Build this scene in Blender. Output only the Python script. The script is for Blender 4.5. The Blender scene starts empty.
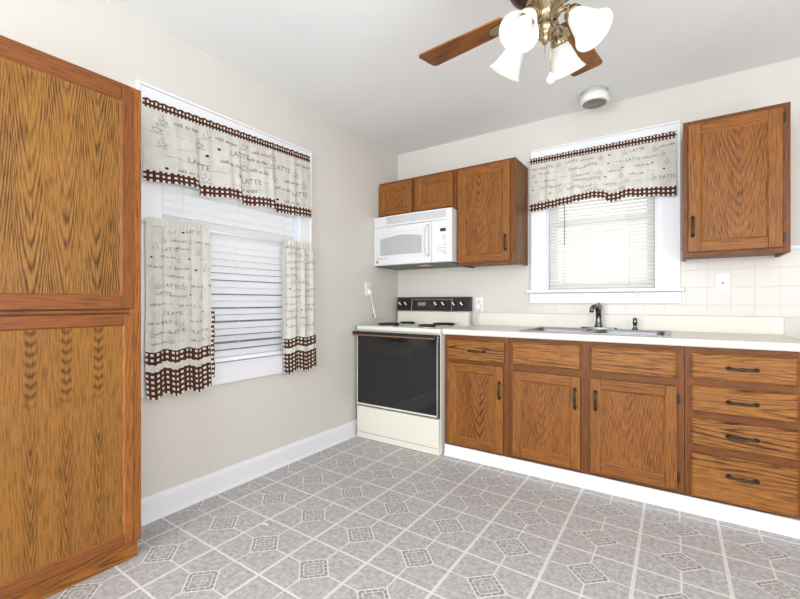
import bpy, bmesh, math, random
from mathutils import Vector, Matrix

# ------------------------------------------------------------------ camera, world, lights, exposure
scn = bpy.context.scene
COL = scn.collection
PI = math.pi
CAM = Vector((2.212, -3.222, 1.105))
YAW = 0.5894
cam_data = bpy.data.cameras.new('camera')
cam_data.sensor_width = 36.0
cam_data.lens = 406.14 / 800.0 * 36.0
cam_data.shift_x = -2.97 / 800.0
cam_data.shift_y = 2.77 / 800.0
cam_data.clip_start = 0.02
cam = bpy.data.objects.new('camera', cam_data)
cam.location = CAM
cam.rotation_euler = (PI / 2, 0, YAW)
COL.objects.link(cam)
scn.camera = cam

world = bpy.data.worlds.new('daylight')
scn.world = world
world.use_nodes = True
bgn = world.node_tree.nodes['Background']
bgn.inputs['Color'].default_value = (0.90, 0.95, 1.0, 1)
bgn.inputs['Strength'].default_value = 1.7


def area_light(name, loc, target, sx, sy, power, color):
    d = bpy.data.lights.new(name, 'AREA')
    d.shape = 'RECTANGLE'; d.size = sx; d.size_y = sy
    d.energy = power; d.color = color
    o = bpy.data.objects.new(name, d)
    o.location = loc
    o.rotation_euler = (Vector(target) - Vector(loc)).to_track_quat('-Z', 'Y').to_euler()
    COL.objects.link(o)
    return o


# area fills added behind and beside the camera, plus flash bounced off the ceiling
area_light('rear_fill', (1.25, -5.9, 1.35), (1.5, 0.0, 1.15), 2.2, 1.9, 132, (0.91, 0.96, 1.0))  # added fill for the whole room; the rear wall has no opening
area_light('bounced_flash', (2.7, -3.9, 1.4), (2.6, -3.4, 2.5), 0.9, 0.9, 28, (0.91, 0.96, 1.0))
area_light('side_fill', (3.65, -2.6, 1.1), (0.0, -1.3, 0.8), 1.6, 1.7, 60, (0.91, 0.96, 1.0))  # added fill to brighten the left wall; no doorway is built there

scn.view_settings.view_transform = 'Standard'
scn.view_settings.look = 'None'
scn.view_settings.gamma = 1.0
scn.view_settings.use_curve_mapping = False
scn.view_settings.exposure = 0.16
scn.cycles.max_bounces = 8
scn.cycles.diffuse_bounces = 5
scn.cycles.sample_clamp_indirect = 6.0

# ------------------------------------------------------------------ node helpers


def lin(r, g, b):
    f = lambda c: (c / 255.0) / 12.92 if c / 255.0 <= 0.04045 else ((c / 255.0 + 0.055) / 1.055) ** 2.4
    return (f(r), f(g), f(b), 1.0)


class X:
    """a float socket of a node tree with arithmetic"""
    def __init__(self, nt, s): self.nt, self.s = nt, s
    def op(self, kind, *others, clamp=False):
        n = self.nt.nodes.new('ShaderNodeMath'); n.operation = kind; n.use_clamp = clamp
        for i, v in enumerate((self,) + others):
            if isinstance(v, X): self.nt.links.new(v.s, n.inputs[i])
            else: n.inputs[i].default_value = v
        return X(self.nt, n.outputs[0])
    def __add__(self, o): return self.op('ADD', o)
    def __sub__(self, o): return self.op('SUBTRACT', o)
    def __mul__(self, o): return self.op('MULTIPLY', o)
    def __truediv__(self, o): return self.op('DIVIDE', o)
    def fract(self): return self.op('FRACT')
    def abs(self): return self.op('ABSOLUTE')
    def sqrt(self): return self.op('SQRT')
    def sin(self): return self.op('SINE')
    def pow(self, o): return self.op('POWER', o)
    def min(self, o): return self.op('MINIMUM', o)
    def max(self, o): return self.op('MAXIMUM', o)
    def lt(self, o): return self.op('LESS_THAN', o)
    def gt(self, o): return self.op('GREATER_THAN', o)
    def smooth(self, a, b):
        n = self.nt.nodes.new('ShaderNodeMapRange'); n.interpolation_type = 'SMOOTHSTEP'
        self.nt.links.new(self.s, n.inputs[0]); n.inputs[1].default_value = a; n.inputs[2].default_value = b
        return X(self.nt, n.outputs[0])


def new_mat(name, color=(0.8, 0.8, 0.8, 1), rough=0.5, metal=0.0, spec=0.5):
    m = bpy.data.materials.new(name)
    m.use_nodes = True
    b = m.node_tree.nodes['Principled BSDF']
    b.inputs['Base Color'].default_value = color
    b.inputs['Roughness'].default_value = rough
    b.inputs['Metallic'].default_value = metal
    b.inputs['Specular IOR Level'].default_value = spec
    return m


def bsdf(m): return m.node_tree.nodes['Principled BSDF']


def coords(m, which='Object'):
    nt = m.node_tree
    tc = nt.nodes.new('ShaderNodeTexCoord'); sp = nt.nodes.new('ShaderNodeSeparateXYZ')
    nt.links.new(tc.outputs[which], sp.inputs[0])
    return X(nt, sp.outputs[0]), X(nt, sp.outputs[1]), X(nt, sp.outputs[2])


def vec(nt, a, b, c):
    n = nt.nodes.new('ShaderNodeCombineXYZ')
    for i, v in enumerate((a, b, c)):
        if isinstance(v, X): nt.links.new(v.s, n.inputs[i])
        else: n.inputs[i].default_value = v
    return n.outputs[0]


def noise(nt, v, scale, detail=2.0, rough=0.5):
    n = nt.nodes.new('ShaderNodeTexNoise')
    nt.links.new(v, n.inputs['Vector'])
    n.inputs['Scale'].default_value = scale; n.inputs['Detail'].default_value = detail
    n.inputs['Roughness'].default_value = rough
    return X(nt, n.outputs['Fac'])


def mixc(nt, fac, a, b):
    n = nt.nodes.new('ShaderNodeMix'); n.data_type = 'RGBA'
    if isinstance(fac, X): nt.links.new(fac.s, n.inputs[0])
    else: n.inputs[0].default_value = fac
    for i, v in ((6, a), (7, b)):
        if isinstance(v, tuple): n.inputs[i].default_value = v
        else: nt.links.new(v, n.inputs[i])
    return n.outputs[2]


def rand(nt):
    return X(nt, nt.nodes.new('ShaderNodeObjectInfo').outputs['Random'])


def bump(m, height, strength, dist=0.002):
    nt = m.node_tree
    n = nt.nodes.new('ShaderNodeBump')
    nt.links.new(height.s, n.inputs['Height'])
    n.inputs['Strength'].default_value = strength; n.inputs['Distance'].default_value = dist
    nt.links.new(n.outputs[0], bsdf(m).inputs['Normal'])


# ------------------------------------------------------------------ materials


def oak(name, along, light, dark, freq, slope, bend=1.0, warp=0.02, contrast=0.7, period=None, rough=0.38, flame=False, fine_amt=0.55, wander=3.0, tip=0.00008, parab=None, pointed=0.0):
    """oak: growth rings cut at a slope give nested V arches near the middle of a board"""
    m = new_mat(name, rough=max(rough, 0.45), spec=0.25)
    nt = m.node_tree
    x, y, z = coords(m)
    r = rand(nt)
    if along == 'z': a, l = x + y, z
    else: a, l = z, x + y
    lo = l + r * 7.0
    w = noise(nt, vec(nt, a * 6.0, lo * 0.8, r * 20.0), 1.0, 3.0) - 0.5
    w2 = noise(nt, vec(nt, a * 45.0, lo * 5.0, r * 20.0), 1.0, 2.0) - 0.5
    if period:
        ac = ((a / period + 0.5 + w * (0.0 if flame else 0.35)).fract() - 0.5) * period
    else:
        ac = a + (r - 0.5) * 0.07 + w * 0.05
    v = (ac * ac * bend + tip).sqrt() if not parab else ac * ac * parab + (ac * ac + 0.00001).sqrt() * pointed
    vw = noise(nt, vec(nt, v * 16.0, lo * 0.9, r * 11.0), 1.0, 2.0) - 0.5
    ph = (v - lo * slope + w * warp * 2.2 + w2 * 0.0035) * freq + vw * wander
    s = (ph * (2 * PI)).sin() * 0.5 + 0.5
    vary = noise(nt, vec(nt, a * 14.0, lo * 2.2, r * 5.0), 1.0, 2.0).smooth(0.30, 0.68)
    line = s.pow(2.4) * (vary * 0.8 + 0.2) * ((r * 7.3).fract() * 0.65 + 0.35 if not period else 1.0)
    if flame:
        top = l.smooth(0.12, 0.20)
        ph2 = (v - lo * 0.13 + w2 * 0.006) * 120.0
        s2 = (ph2 * (2 * PI)).sin() * 0.5 + 0.5
        line = s.pow(1.6) * ac.abs().smooth(0.021, 0.012) * top + s2.pow(2.0) * ac.abs().smooth(0.030, 0.012) * (top * -1.0 + 1.0) * l.smooth(0.16, -0.05) * 0.8
    fine = noise(nt, vec(nt, a * 210.0, lo * 11.0, r * 9.0), 1.0, 3.0, 0.65).smooth(0.40, 0.66)
    broad = noise(nt, vec(nt, a * 9.0, lo * 0.8, r * 31.0), 1.0, 2.0)
    fac = (line * contrast + fine * fine_amt + (broad - 0.5) * 0.4).max(0.0).min(1.0)
    col = mixc(nt, fac, light, dark)
    nt.links.new(col, bsdf(m).inputs['Base Color'])
    bump(m, fac * -1.0, 0.12, 0.001)
    return m


M = {}
M['oak_panel'] = oak('oak_panel', 'z', lin(145, 90, 39), lin(67, 35, 12), 90, 0.17, warp=0.02, contrast=0.75, parab=3.0, pointed=0.18, wander=1.6, fine_amt=0.6)
M['oak_stile'] = oak('oak_stile', 'z', lin(146, 92, 40), lin(71, 38, 13), 95, 0.02, warp=0.02, contrast=0.5)
M['oak_rail'] = oak('oak_rail', 'x', lin(145, 90, 39), lin(69, 37, 13), 95, 0.03, warp=0.03, contrast=0.5)
M['oak_drawer'] = oak('oak_drawer', 'x', lin(157, 102, 46), lin(65, 33, 11), 50, 0.06, warp=0.06, contrast=1.25)
M['oak_frame'] = oak('oak_frame', 'z', lin(124, 73, 33), lin(65, 33, 12), 95, 0.02, contrast=0.5)
M['oak_frame_h'] = oak('oak_frame_h', 'x', lin(119, 71, 32), lin(64, 32, 12), 95, 0.03, contrast=0.5)
M['oak_side'] = oak('oak_side', 'z', lin(124, 82, 41), lin(79, 48, 21), 60, 0.08, contrast=0.5, rough=0.3)
M['pantry_panel'] = oak('pantry_panel', 'z', lin(154, 107, 49), lin(72, 42, 14), 190, 0.052, warp=0.004, contrast=0.95, period=0.104, wander=1.7, parab=7.0, pointed=0.12, fine_amt=0.55)
M['pantry_veneer'] = oak('pantry_veneer', 'z', lin(150, 102, 45), lin(84, 51, 18), 24, 1.1, warp=0.0, contrast=0.7, period=0.104, flame=True, wander=0.0, tip=0.00001, fine_amt=0.6)
M['pantry_stile'] = oak('pantry_stile', 'z', lin(159, 99, 47), lin(82, 46, 17), 80, 0.05, warp=0.03, contrast=0.55)
M['pantry_door_stile'] = oak('pantry_door_stile', 'z', lin(134, 80, 39), lin(80, 45, 19), 80, 0.05, warp=0.03, contrast=0.4)
M['pantry_rail'] = oak('pantry_rail', 'x', lin(138, 82, 41), lin(82, 46, 20), 80, 0.05, warp=0.03, contrast=0.4)
M['pantry_kick'] = oak('pantry_kick', 'x', lin(163, 103, 46), lin(87, 50, 17), 60, 0.10, warp=0.06, contrast=0.65)
M['blade_wood'] = oak('blade_wood', 'x', lin(148, 93, 45), lin(95, 56, 27), 60, 0.03, warp=0.05, contrast=0.5, rough=0.35)



def plaster(name, col, amt=0.03):
    m = new_mat(name, col, 0.75, spec=0.25)
    nt = m.node_tree
    x, y, z = coords(m)
    n1 = noise(nt, vec(nt, x, y, z), 2.2, 3.0)
    dk = tuple(c * (1 - amt * 2) for c in col[:3]) + (1,)
    nt.links.new(mixc(nt, n1, dk, col), bsdf(m).inputs['Base Color'])
    n2 = noise(nt, vec(nt, x, y, z), 160.0, 2.0)
    bump(m, n2, 0.08, 0.001)
    return m


M['wall'] = plaster('wall_paint', lin(214, 209, 202))
M['ceiling'] = plaster('ceiling_paint', lin(236, 236, 236))
M['white_trim'] = new_mat('white_trim', lin(230, 230, 234), 0.35)
M['white_frame'] = new_mat('white_frame', lin(224, 226, 234), 0.35)

# floor: vinyl printed with tiles, each with a diamond motif
m = M['floor'] = new_mat('vinyl_floor', rough=0.42)
nt = m.node_tree
x, y, z = coords(m)
wob = (noise(nt, vec(nt, x, y, z), 30.0, 1.0) - 0.5) * 0.006
tx, ty = ((x - 0.177) / 0.3165 + wob), ((y + 2.178) / 0.301 + wob)
fx, fy = tx.fract(), ty.fract()
cx, cy = (fx - 0.5).abs(), (fy - 0.5).abs()
d = cx + cy
g_x = (cx - 0.5).abs().lt(0.021) - (cx - 0.5).abs().lt(0.005) * 0.4
g_y = (cy - 0.5).abs().lt(0.0155)
out1 = (d - 0.262).abs().lt(0.013)
out2 = (d - 0.185).abs().lt(0.010)
ring = ((cx * cx + cy * cy).sqrt() - 0.075).abs().lt(0.010)
dash = ((cx - cy) * 9.0).fract().lt(0.16) * d.gt(0.185) * d.lt(0.262)
spoke = (cx.min(cy)).lt(0.010) * d.gt(0.27)
cross = ((cx - cy).abs()).lt(0.008) * d.lt(0.185)
lines = g_x.max(g_y).max(out1).max(out2 * 0.8).max(ring * 0.45).max(dash * 0.8).max(spoke * 0.95).max(cross * 0.5)
inside = d.lt(0.262)
n1 = noise(nt, vec(nt, x, y, z), 45.0, 5.0, 0.75)
n2 = noise(nt, vec(nt, x, y, z), 3.0, 2.0)
base = mixc(nt, n1.smooth(0.3, 0.7), lin(140, 140, 141), lin(206, 204, 203))
base = mixc(nt, n2 * 0.45, base, lin(182, 173, 169))
speck = noise(nt, vec(nt, x, y, z), 150.0, 2.0).smooth(0.52, 0.7)
base = mixc(nt, speck * 0.35, base, lin(108, 106, 108))
base = mixc(nt, inside * 0.28 + d.lt(0.25) * d.gt(0.195) * 0.35, base, lin(112, 110, 108))
colr = mixc(nt, lines * 0.88, base, lin(226, 223, 218))
nt.links.new(colr, bsdf(m).inputs['Base Color'])
bump(m, lines * -1.0 + n1 * 0.3, 0.15, 0.002)

# painted wall tiles
m = M['tile'] = new_mat('painted_tile', rough=0.3)
nt = m.node_tree
x, y, z = coords(m, 'Generated')
tcn = nt.nodes.new('ShaderNodeNewGeometry'); sp = nt.nodes.new('ShaderNodeSeparateXYZ')
nt.links.new(tcn.outputs['Position'], sp.inputs[0])
px, pz = X(nt, sp.outputs[0]), X(nt, sp.outputs[2])
fx, fz = ((px - 2.386) / 0.1145).fract(), ((pz - 1.2) / 0.1125).fract()
ex, ez = (fx - 0.5).abs(), (fz - 0.5).abs()
jt = ex.max(ez).smooth(0.470, 0.492)
nz = noise(nt, vec(nt, px, 0.0, pz), 26.0, 3.0)
nt.links.new(mixc(nt, jt * 0.16, lin(212, 205, 199), lin(180, 172, 166)), bsdf(m).inputs['Base Color'])
bump(m, jt * -1.0 + nz * 0.5, 0.35, 0.003)

M['counter'] = plaster('counter_laminate', lin(228, 223, 212), 0.01)
bsdf(M['counter']).inputs['Roughness'].default_value = 0.35
M['steel'] = new_mat('stainless_steel', (0.24, 0.24, 0.25, 1), 0.3, 1.0)
M['chrome'] = new_mat('chrome', (0.62, 0.62, 0.63, 1), 0.12, 1.0)
M['dark_chrome'] = new_mat('dark_chrome', (0.16, 0.16, 0.165, 1), 0.22, 1.0)
M['bronze'] = new_mat('aged_bronze', (0.045, 0.038, 0.030, 1), 0.42, 0.7)
M['brass'] = new_mat('antique_brass', (0.42, 0.34, 0.21, 1), 0.26, 1.0)
M['motor'] = new_mat('dark_brown_metal', (0.10, 0.075, 0.05, 1), 0.35, 0.8)
M['black_glass'] = new_mat('black_glass', (0.012, 0.012, 0.013, 1), 0.06, 0.0, 0.5)
M['black'] = new_mat('black_plastic', (0.012, 0.012, 0.012, 1), 0.35)
M['coil'] = new_mat('burner_coil', (0.015, 0.015, 0.015, 1), 0.55, 0.3)
M['almond'] = new_mat('almond_enamel', lin(222, 218, 206), 0.3)
M['enamel'] = new_mat('white_enamel', lin(228, 226, 218), 0.22)
M['appliance_white'] = new_mat('appliance_white', lin(221, 221, 222), 0.3)
M['grey_window'] = new_mat('grey_screen_glass', lin(176, 178, 178), 0.15)
M['grey_print'] = new_mat('grey_print', lin(152, 152, 153), 0.5)
M['brown_strip'] = new_mat('brown_strip', lin(128, 92, 74), 0.35)
M['red_brown'] = new_mat('red_brown_strip', lin(92, 48, 36), 0.35)
M['dark_under'] = new_mat('dark_underside', lin(96, 92, 88), 0.5)
M['amber'] = new_mat('amber_lens', lin(226, 180, 110), 0.3)
M['plastic_white'] = new_mat('white_plastic', lin(236, 235, 232), 0.4)
M['light_grey'] = new_mat('light_grey', lin(176, 178, 178), 0.4)
M['grey_vent'] = new_mat('grey_vent', lin(140, 132, 126), 0.5)
M['vinyl_blind'] = new_mat('white_blind', lin(246, 246, 247), 0.4)
M['dark_shade'] = new_mat('dark_line', lin(60, 60, 62), 0.6)


def translucent(name, col, fac, rough=0.6):
    m = new_mat(name, col, rough, spec=0.3)
    nt = m.node_tree
    t = nt.nodes.new('ShaderNodeBsdfTranslucent'); t.inputs[0].default_value = col
    mx = nt.nodes.new('ShaderNodeMixShader'); mx.inputs[0].default_value = fac
    nt.links.new(bsdf(m).outputs[0], mx.inputs[1]); nt.links.new(t.outputs[0], mx.inputs[2])
    nt.links.new(mx.outputs[0], nt.nodes['Material Output'].inputs[0])
    return m


M['mini_blind'] = translucent('cream_blind', lin(242, 241, 236), 0.45)
M['shade_glass'] = translucent('frosted_glass', lin(240, 239, 236), 0.3, 0.3)
m = M['bulb'] = new_mat('lit_bulb', (1, 1, 1, 1))
bsdf(m).inputs['Emission Color'].default_value = (1.0, 0.93, 0.82, 1); bsdf(m).inputs['Emission Strength'].default_value = 0.9
m = M['glass'] = bpy.data.materials.new('window_glass'); m.use_nodes = True
nt = m.node_tree; nt.nodes.remove(nt.nodes['Principled BSDF'])
tr = nt.nodes.new('ShaderNodeBsdfTransparent'); gl = nt.nodes.new('ShaderNodeBsdfGlossy'); gl.inputs['Roughness'].default_value = 0.02
mx = nt.nodes.new('ShaderNodeMixShader'); mx.inputs[0].default_value = 0.06
nt.links.new(tr.outputs[0], mx.inputs[1]); nt.links.new(gl.outputs[0], mx.inputs[2])
nt.links.new(mx.outputs[0], nt.nodes['Material Output'].inputs[0])


def cloth(name, gingham):
    m = new_mat(name, lin(214, 208, 192), 0.9, spec=0.1)
    nt = m.node_tree
    u, v, _ = coords(m, 'UV')
    if gingham:
        p = 0.0265
        a, b = (u / p).fract().lt(0.47), (v / p).fract().lt(0.47)
        c = mixc(nt, a.max(b) * 1.0, lin(84, 52, 40), lin(84, 52, 40))
        c = mixc(nt, a * b, c, lin(232, 226, 216))
        # dark bands cross where neither stripe is white
    else:
        n1 = noise(nt, vec(nt, u, v, 0.0), 14.0, 3.0)
        n2 = noise(nt, vec(nt, u * 400.0, v * 30.0, 0.0), 1.0, 1.0)
        c = mixc(nt, n1.smooth(0.35, 0.7), lin(232, 230, 222), lin(221, 218, 209))
        c = mixc(nt, n2 * 0.3, c, lin(188, 184, 174))
    nt.links.new(c, bsdf(m).inputs['Base Color'])
    t = nt.nodes.new('ShaderNodeBsdfTranslucent'); nt.links.new(c, t.inputs[0])
    mx = nt.nodes.new('ShaderNodeMixShader'); mx.inputs[0].default_value = 0.25
    nt.links.new(bsdf(m).outputs[0], mx.inputs[1]); nt.links.new(t.outputs[0], mx.inputs[2])
    nt.links.new(mx.outputs[0], nt.nodes['Material Output'].inputs[0])
    return m


M['cloth'] = cloth('cream_print_cloth', False)
M['gingham'] = cloth('brown_gingham', True)
M['ink_red'] = new_mat('ink_red_brown', lin(138, 74, 66), 0.9, spec=0.1)
M['ink_grey'] = new_mat('ink_grey', lin(134, 131, 126), 0.9, spec=0.1)
M['ink_dark'] = new_mat('ink_dark_brown', lin(64, 42, 32), 0.9, spec=0.1)
M['ink_tan'] = new_mat('ink_tan', lin(200, 160, 120), 0.9, spec=0.1)

# ------------------------------------------------------------------ mesh helpers


class MB:
    """collects shapes in world coordinates; build() links them as ONE mesh object"""
    def __init__(self, T=None):
        self.bm = bmesh.new(); self.T = T or Matrix.Identity(4); self.mats = []
        self.uv = None
    def mi(self, mat):
        mat = M[mat] if isinstance(mat, str) else mat
        if mat not in self.mats: self.mats.append(mat)
        return self.mats.index(mat)
    def merge(self, tmp, mat, smooth=False):
        i = self.mi(mat)
        vm = {}
        for v in tmp.verts: vm[v] = self.bm.verts.new(self.T @ v.co)
        for f in tmp.faces:
            try: nf = self.bm.faces.new([vm[v] for v in f.verts])
            except ValueError: continue
            nf.material_index = i; nf.smooth = smooth
        tmp.free()
    def box(self, x0, x1, y0, y1, z0, z1, mat, bev=0.0, seg=2):
        x0, x1 = min(x0, x1), max(x0, x1); y0, y1 = min(y0, y1), max(y0, y1); z0, z1 = min(z0, z1), max(z0, z1)
        t = bmesh.new()
        bmesh.ops.create_cube(t, size=1.0)
        for v in t.verts:
            v.co = Vector(((x0 + x1) / 2 + v.co.x * (x1 - x0), (y0 + y1) / 2 + v.co.y * (y1 - y0), (z0 + z1) / 2 + v.co.z * (z1 - z0)))
        if bev > 0:
            bev = min(bev, 0.45 * min(x1 - x0, y1 - y0, z1 - z0))
            bmesh.ops.bevel(t, geom=list(t.edges), offset=bev, segments=seg, affect='EDGES', profile=0.5)
        self.merge(t, mat)
        return self
    def poly(self, faces, mat, smooth=False):
        t = bmesh.new()
        for f in faces: t.faces.new([t.verts.new(Vector(p)) for p in f])
        bmesh.ops.remove_doubles(t, verts=t.verts, dist=1e-6)
        bmesh.ops.recalc_face_normals(t, faces=t.faces)
        self.merge(t, mat, smooth)
        return self
    def prism(self, pts, ax, a0, a1, mat, smooth=False):
        """pts: outline in the two other axes (in xyz order), extruded along ax from a0 to a1"""
        k = 'xyz'.index(ax)
        def P(p, a):
            q = list(p); q.insert(k, a); return Vector(q)
        t = bmesh.new()
        A = [t.verts.new(P(p, a0)) for p in pts]; B = [t.verts.new(P(p, a1)) for p in pts]
        n = len(pts)
        t.faces.new(A); t.faces.new(B[::-1])
        for i in range(n):
            t.faces.new((A[i], B[i], B[(i + 1) % n], A[(i + 1) % n]))
        bmesh.ops.recalc_face_normals(t, faces=t.faces)
        self.merge(t, mat, smooth)
        return self
    def tube(self, pts, rad, mat, n=10, cap=True, flat=None):
        pts = [Vector(p) for p in pts]
        if not isinstance(rad, (list, tuple)): rad = [rad] * len(pts)
        t = bmesh.new(); rings = []
        up = Vector((0, 0, 1)); d0 = (pts[1] - pts[0]).normalized()
        if abs(d0.dot(up)) > 0.9: up = Vector((0, 1, 0))
        side = d0.cross(up).normalized()
        for i, p in enumerate(pts):
            d = (pts[min(i + 1, len(pts) - 1)] - pts[max(i - 1, 0)]).normalized()
            side = (side - d * side.dot(d)).normalized()
            u2 = side.cross(d).normalized()
            fl = flat if flat else 1.0
            rings.append([t.verts.new(p + (side * math.cos(2 * PI * k / n) + u2 * math.sin(2 * PI * k / n) * fl) * rad[i]) for k in range(n)])
        for a, b in zip(rings, rings[1:]):
            for k in range(n): t.faces.new((a[k], a[(k + 1) % n], b[(k + 1) % n], b[k]))
        if cap: t.faces.new(rings[0][::-1]); t.faces.new(rings[-1])
        bmesh.ops.recalc_face_normals(t, faces=t.faces)
        self.merge(t, mat, True)
        return self
    def lathe(self, prof, mat, n=28, origin=(0, 0, 0), axis=(0, 0, 1), cap=True):
        """prof: (radius, height) pairs turned about axis through origin"""
        q = Vector((0, 0, 1)).rotation_difference(Vector(axis).normalized())
        o = Vector(origin); t = bmesh.new(); rings = []
        for r, h in prof:
            rings.append([t.verts.new(o + q @ Vector((max(r, 1e-5) * math.cos(2 * PI * k / n), max(r, 1e-5) * math.sin(2 * PI * k / n), h))) for k in range(n)])
        for a, b in zip(rings, rings[1:]):
            for k in range(n): t.faces.new((a[k], a[(k + 1) % n], b[(k + 1) % n], b[k]))
        if cap:
            t.faces.new(rings[0][::-1]); t.faces.new(rings[-1])
        bmesh.ops.recalc_face_normals(t, faces=t.faces)
        self.merge(t, mat, True)
        return self
    def build(self, name, parent=None, origin=None, kind=None):
        bm = self.bm
        if origin is None:
            lo = Vector([min(v.co[i] for v in bm.verts) for i in range(3)])
            hi = Vector([max(v.co[i] for v in bm.verts) for i in range(3)])
            o = (lo + hi) / 2
        else: o = Vector(origin)
        me = bpy.data.meshes.new(name)
        for v in bm.verts: v.co -= o
        bm.to_mesh(me); bm.free()
        for mt in self.mats: me.materials.append(mt)
        ob = bpy.data.objects.new(name, me)
        ob['_o'] = list(o)
        ob.location = o - (Vector(parent['_o']) if parent else Vector((0, 0, 0)))
        if parent: ob.parent = parent
        COL.objects.link(ob)
        if kind: ob['kind'] = kind
        return ob


def tag(o, label, cat, group=None):
    o['label'] = label; o['category'] = cat
    if group: o['group'] = group
    return o


def thing(name, label, cat, loc, group=None):
    o = bpy.data.objects.new(name, None)
    o.empty_display_size = 0.05
    o.location = loc; o['_o'] = list(loc)
    COL.objects.link(o)
    return tag(o, label, cat, group)


def struct(name, loc):
    o = bpy.data.objects.new(name, None)
    o.empty_display_size = 0.05
    o.location = loc; o['_o'] = list(loc); o['kind'] = 'structure'
    COL.objects.link(o)
    return o


# ------------------------------------------------------------------ the room
H = 2.52
XR, YR = 3.7, -6.2
MB().box(-0.14, XR + .14, YR - .14, 0.14, -0.10, 0.0, 'floor').build('floor', origin=(0, 0, 0), kind='structure')
MB().box(-0.14, XR + .14, YR - .14, 0.14, H, H + .10, 'ceiling').build('ceiling', origin=(0, 0, 0), kind='structure')
LW = (-2.180, -1.246, 0.735, 2.088)      # left window opening y0 y1 z0 z1
BW = (1.388, 2.118, 1.190, 2.180)        # back window opening x0 x1 z0 z1
w = MB()
w.box(-.14, 0, YR, LW[0], 0, H, 'wall').box(-.14, 0, LW[1], 0, 0, H, 'wall')
w.box(-.14, 0, LW[0], LW[1], 0, LW[2], 'wall').box(-.14, 0, LW[0], LW[1], LW[3], H, 'wall')
w.build('wall_left', origin=(0, 0, 0), kind='structure')
w = MB()
w.box(-.14, BW[0], 0, .14, 0, H, 'wall').box(BW[1], XR + .14, 0, .14, 0, H, 'wall')
w.box(BW[0], BW[1], 0, .14, 0, BW[2], 'wall').box(BW[0], BW[1], 0, .14, BW[3], H, 'wall')
w.build('wall_back', origin=(0, 0, 0), kind='structure')
MB().box(XR, XR + .14, YR, 0, 0, H, 'wall').build('wall_right', origin=(0, 0, 0), kind='structure')
MB().box(-.14, XR + .14, YR - .14, YR, 0, H, 'wall').build('wall_rear', origin=(0, 0, 0), kind='structure')
bb = MB()
bb.prism([(0, 0), (0.016, 0), (0.016, 0.100), (0.012, 0.116), (0.006, 0.124), (0, 0.126)], 'y', -6.19, -0.002, 'white_trim')
bb.prism([(0.016, 0), (0.028, 0), (0.026, 0.010), (0.016, 0.018)], 'y', -6.19, -0.002, 'white_trim')
bb.build('baseboard_left', kind='structure')
tk = MB()
tk.box(0.824, 2.745, -.607, -.590, 0.0, 0.079, 'white_trim', 0.003)
tk.prism([(-.607, 0), (-.617, 0), (-.615, 0.008), (-.607, 0.016)], 'x', 0.824, 2.745, 'white_trim')
tk.build('baseboard_back', kind='structure')
# painted tile around the counter with its cap
tl = MB()
tl.box(2.246, 3.69, -.006, -.0005, 1.02, 1.412, 'tile').box(1.26, 2.246, -.006, -.0005, 1.02, 1.098, 'tile')
tl.box(2.246, 3.69, -.014, -.0005, 1.412, 1.436, 'white_trim', 0.004)
tl.build('trim_1', kind='structure')

# ------------------------------------------------------------------ windows


def window(name, T, w0, w1, z0, z1, casing, outer, meet, stool):
    """T maps local (x along the wall, -y into the room, z) to the world"""
    o = struct(name, T @ Vector(((w0 + w1) / 2, 0, z0)))
    c = MB(T)
    ox0, ox1, oz0, oz1 = outer
    c.box(ox0, w0 + .004, -.022, -.0005, oz0, oz1, 'white_trim', .003)
    c.box(w1 - .004, ox1, -.022, -.0005, oz0, oz1, 'white_trim', .003)
    c.box(w0, w1, -.022, -.0005, z1 - .004, oz1, 'white_trim', .003)
    c.box(ox0 - .004, ox1 + .004, -.030, -.0005, oz1, oz1 + .014, 'white_trim', .004)
    c.box(ox1 - .014, ox1 + .002, -.028, -.0005, oz0, oz1, 'white_trim', .003)
    c.box(ox0 - .002, ox0 + .014, -.028, -.0005, oz0, oz1, 'white_trim', .003)
    if not stool: c.box(w0, w1, -.022, -.0005, oz0, z0 + .004, 'white_trim', .003)
    # jamb lining
    c.box(w0, w0 + .016, -.001, .14, z0, z1, 'white_frame').box(w1 - .016, w1, -.001, .14, z0, z1, 'white_frame')
    c.box(w0, w1, -.001, .14, z1 - .016, z1, 'white_frame').box(w0, w1, -.001, .14, z0, z0 + .012, 'white_frame')
    c.build('window_casing', o)
    if stool:
        s = MB(T)
        s.box(ox0 - .028, ox1 + .022, -.062, .0, z0 - .014, z0 + .012, 'white_trim', .006)
        s.build('window_sill', o)
        a = MB(T); a.box(ox0 - .012, ox1 + .004, -.024, -.0005, 1.098, z0 - .016, 'white_trim', .003); a.build('window_apron', o)
    for nm, a, b, yy in (('upper_sash', meet - .02, z1 - .016, .095), ('lower_sash', z0 + .012, meet + .02, .065)):
        s = MB(T)
        i0, i1 = w0 + .018, w1 - .018
        s.box(i0, i0 + .05, yy, yy + .03, a, b, 'white_frame', .003).box(i1 - .05, i1, yy, yy + .03, a, b, 'white_frame', .003)
        s.box(i0 + .05, i1 - .05, yy, yy + .03, a, a + .045, 'white_frame', .003).box(i0 + .05, i1 - .05, yy, yy + .03, b - .04, b, 'white_frame', .003)
        sp_ = s.build(nm, o)
        g = MB(T); g.box(i0 + .05, i1 - .05, yy + .012, yy + .016, a + .045, b - .04, 'glass'); g.build('pane', sp_)
    return o


TL = Matrix.Rotation(PI / 2, 4, 'Z')          # local x -> world y, local -y -> world +x
TB = Matrix.Identity(4)
window('window_1', TL, LW[0], LW[1], LW[2], LW[3], .106, (-2.292, -1.142, 0.630, 2.182), 1.43, False)
window('window_2', TB, BW[0], BW[1], BW[2], BW[3], .12, (1.279, 2.243, 1.190, 2.276), 1.70, True)

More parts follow.
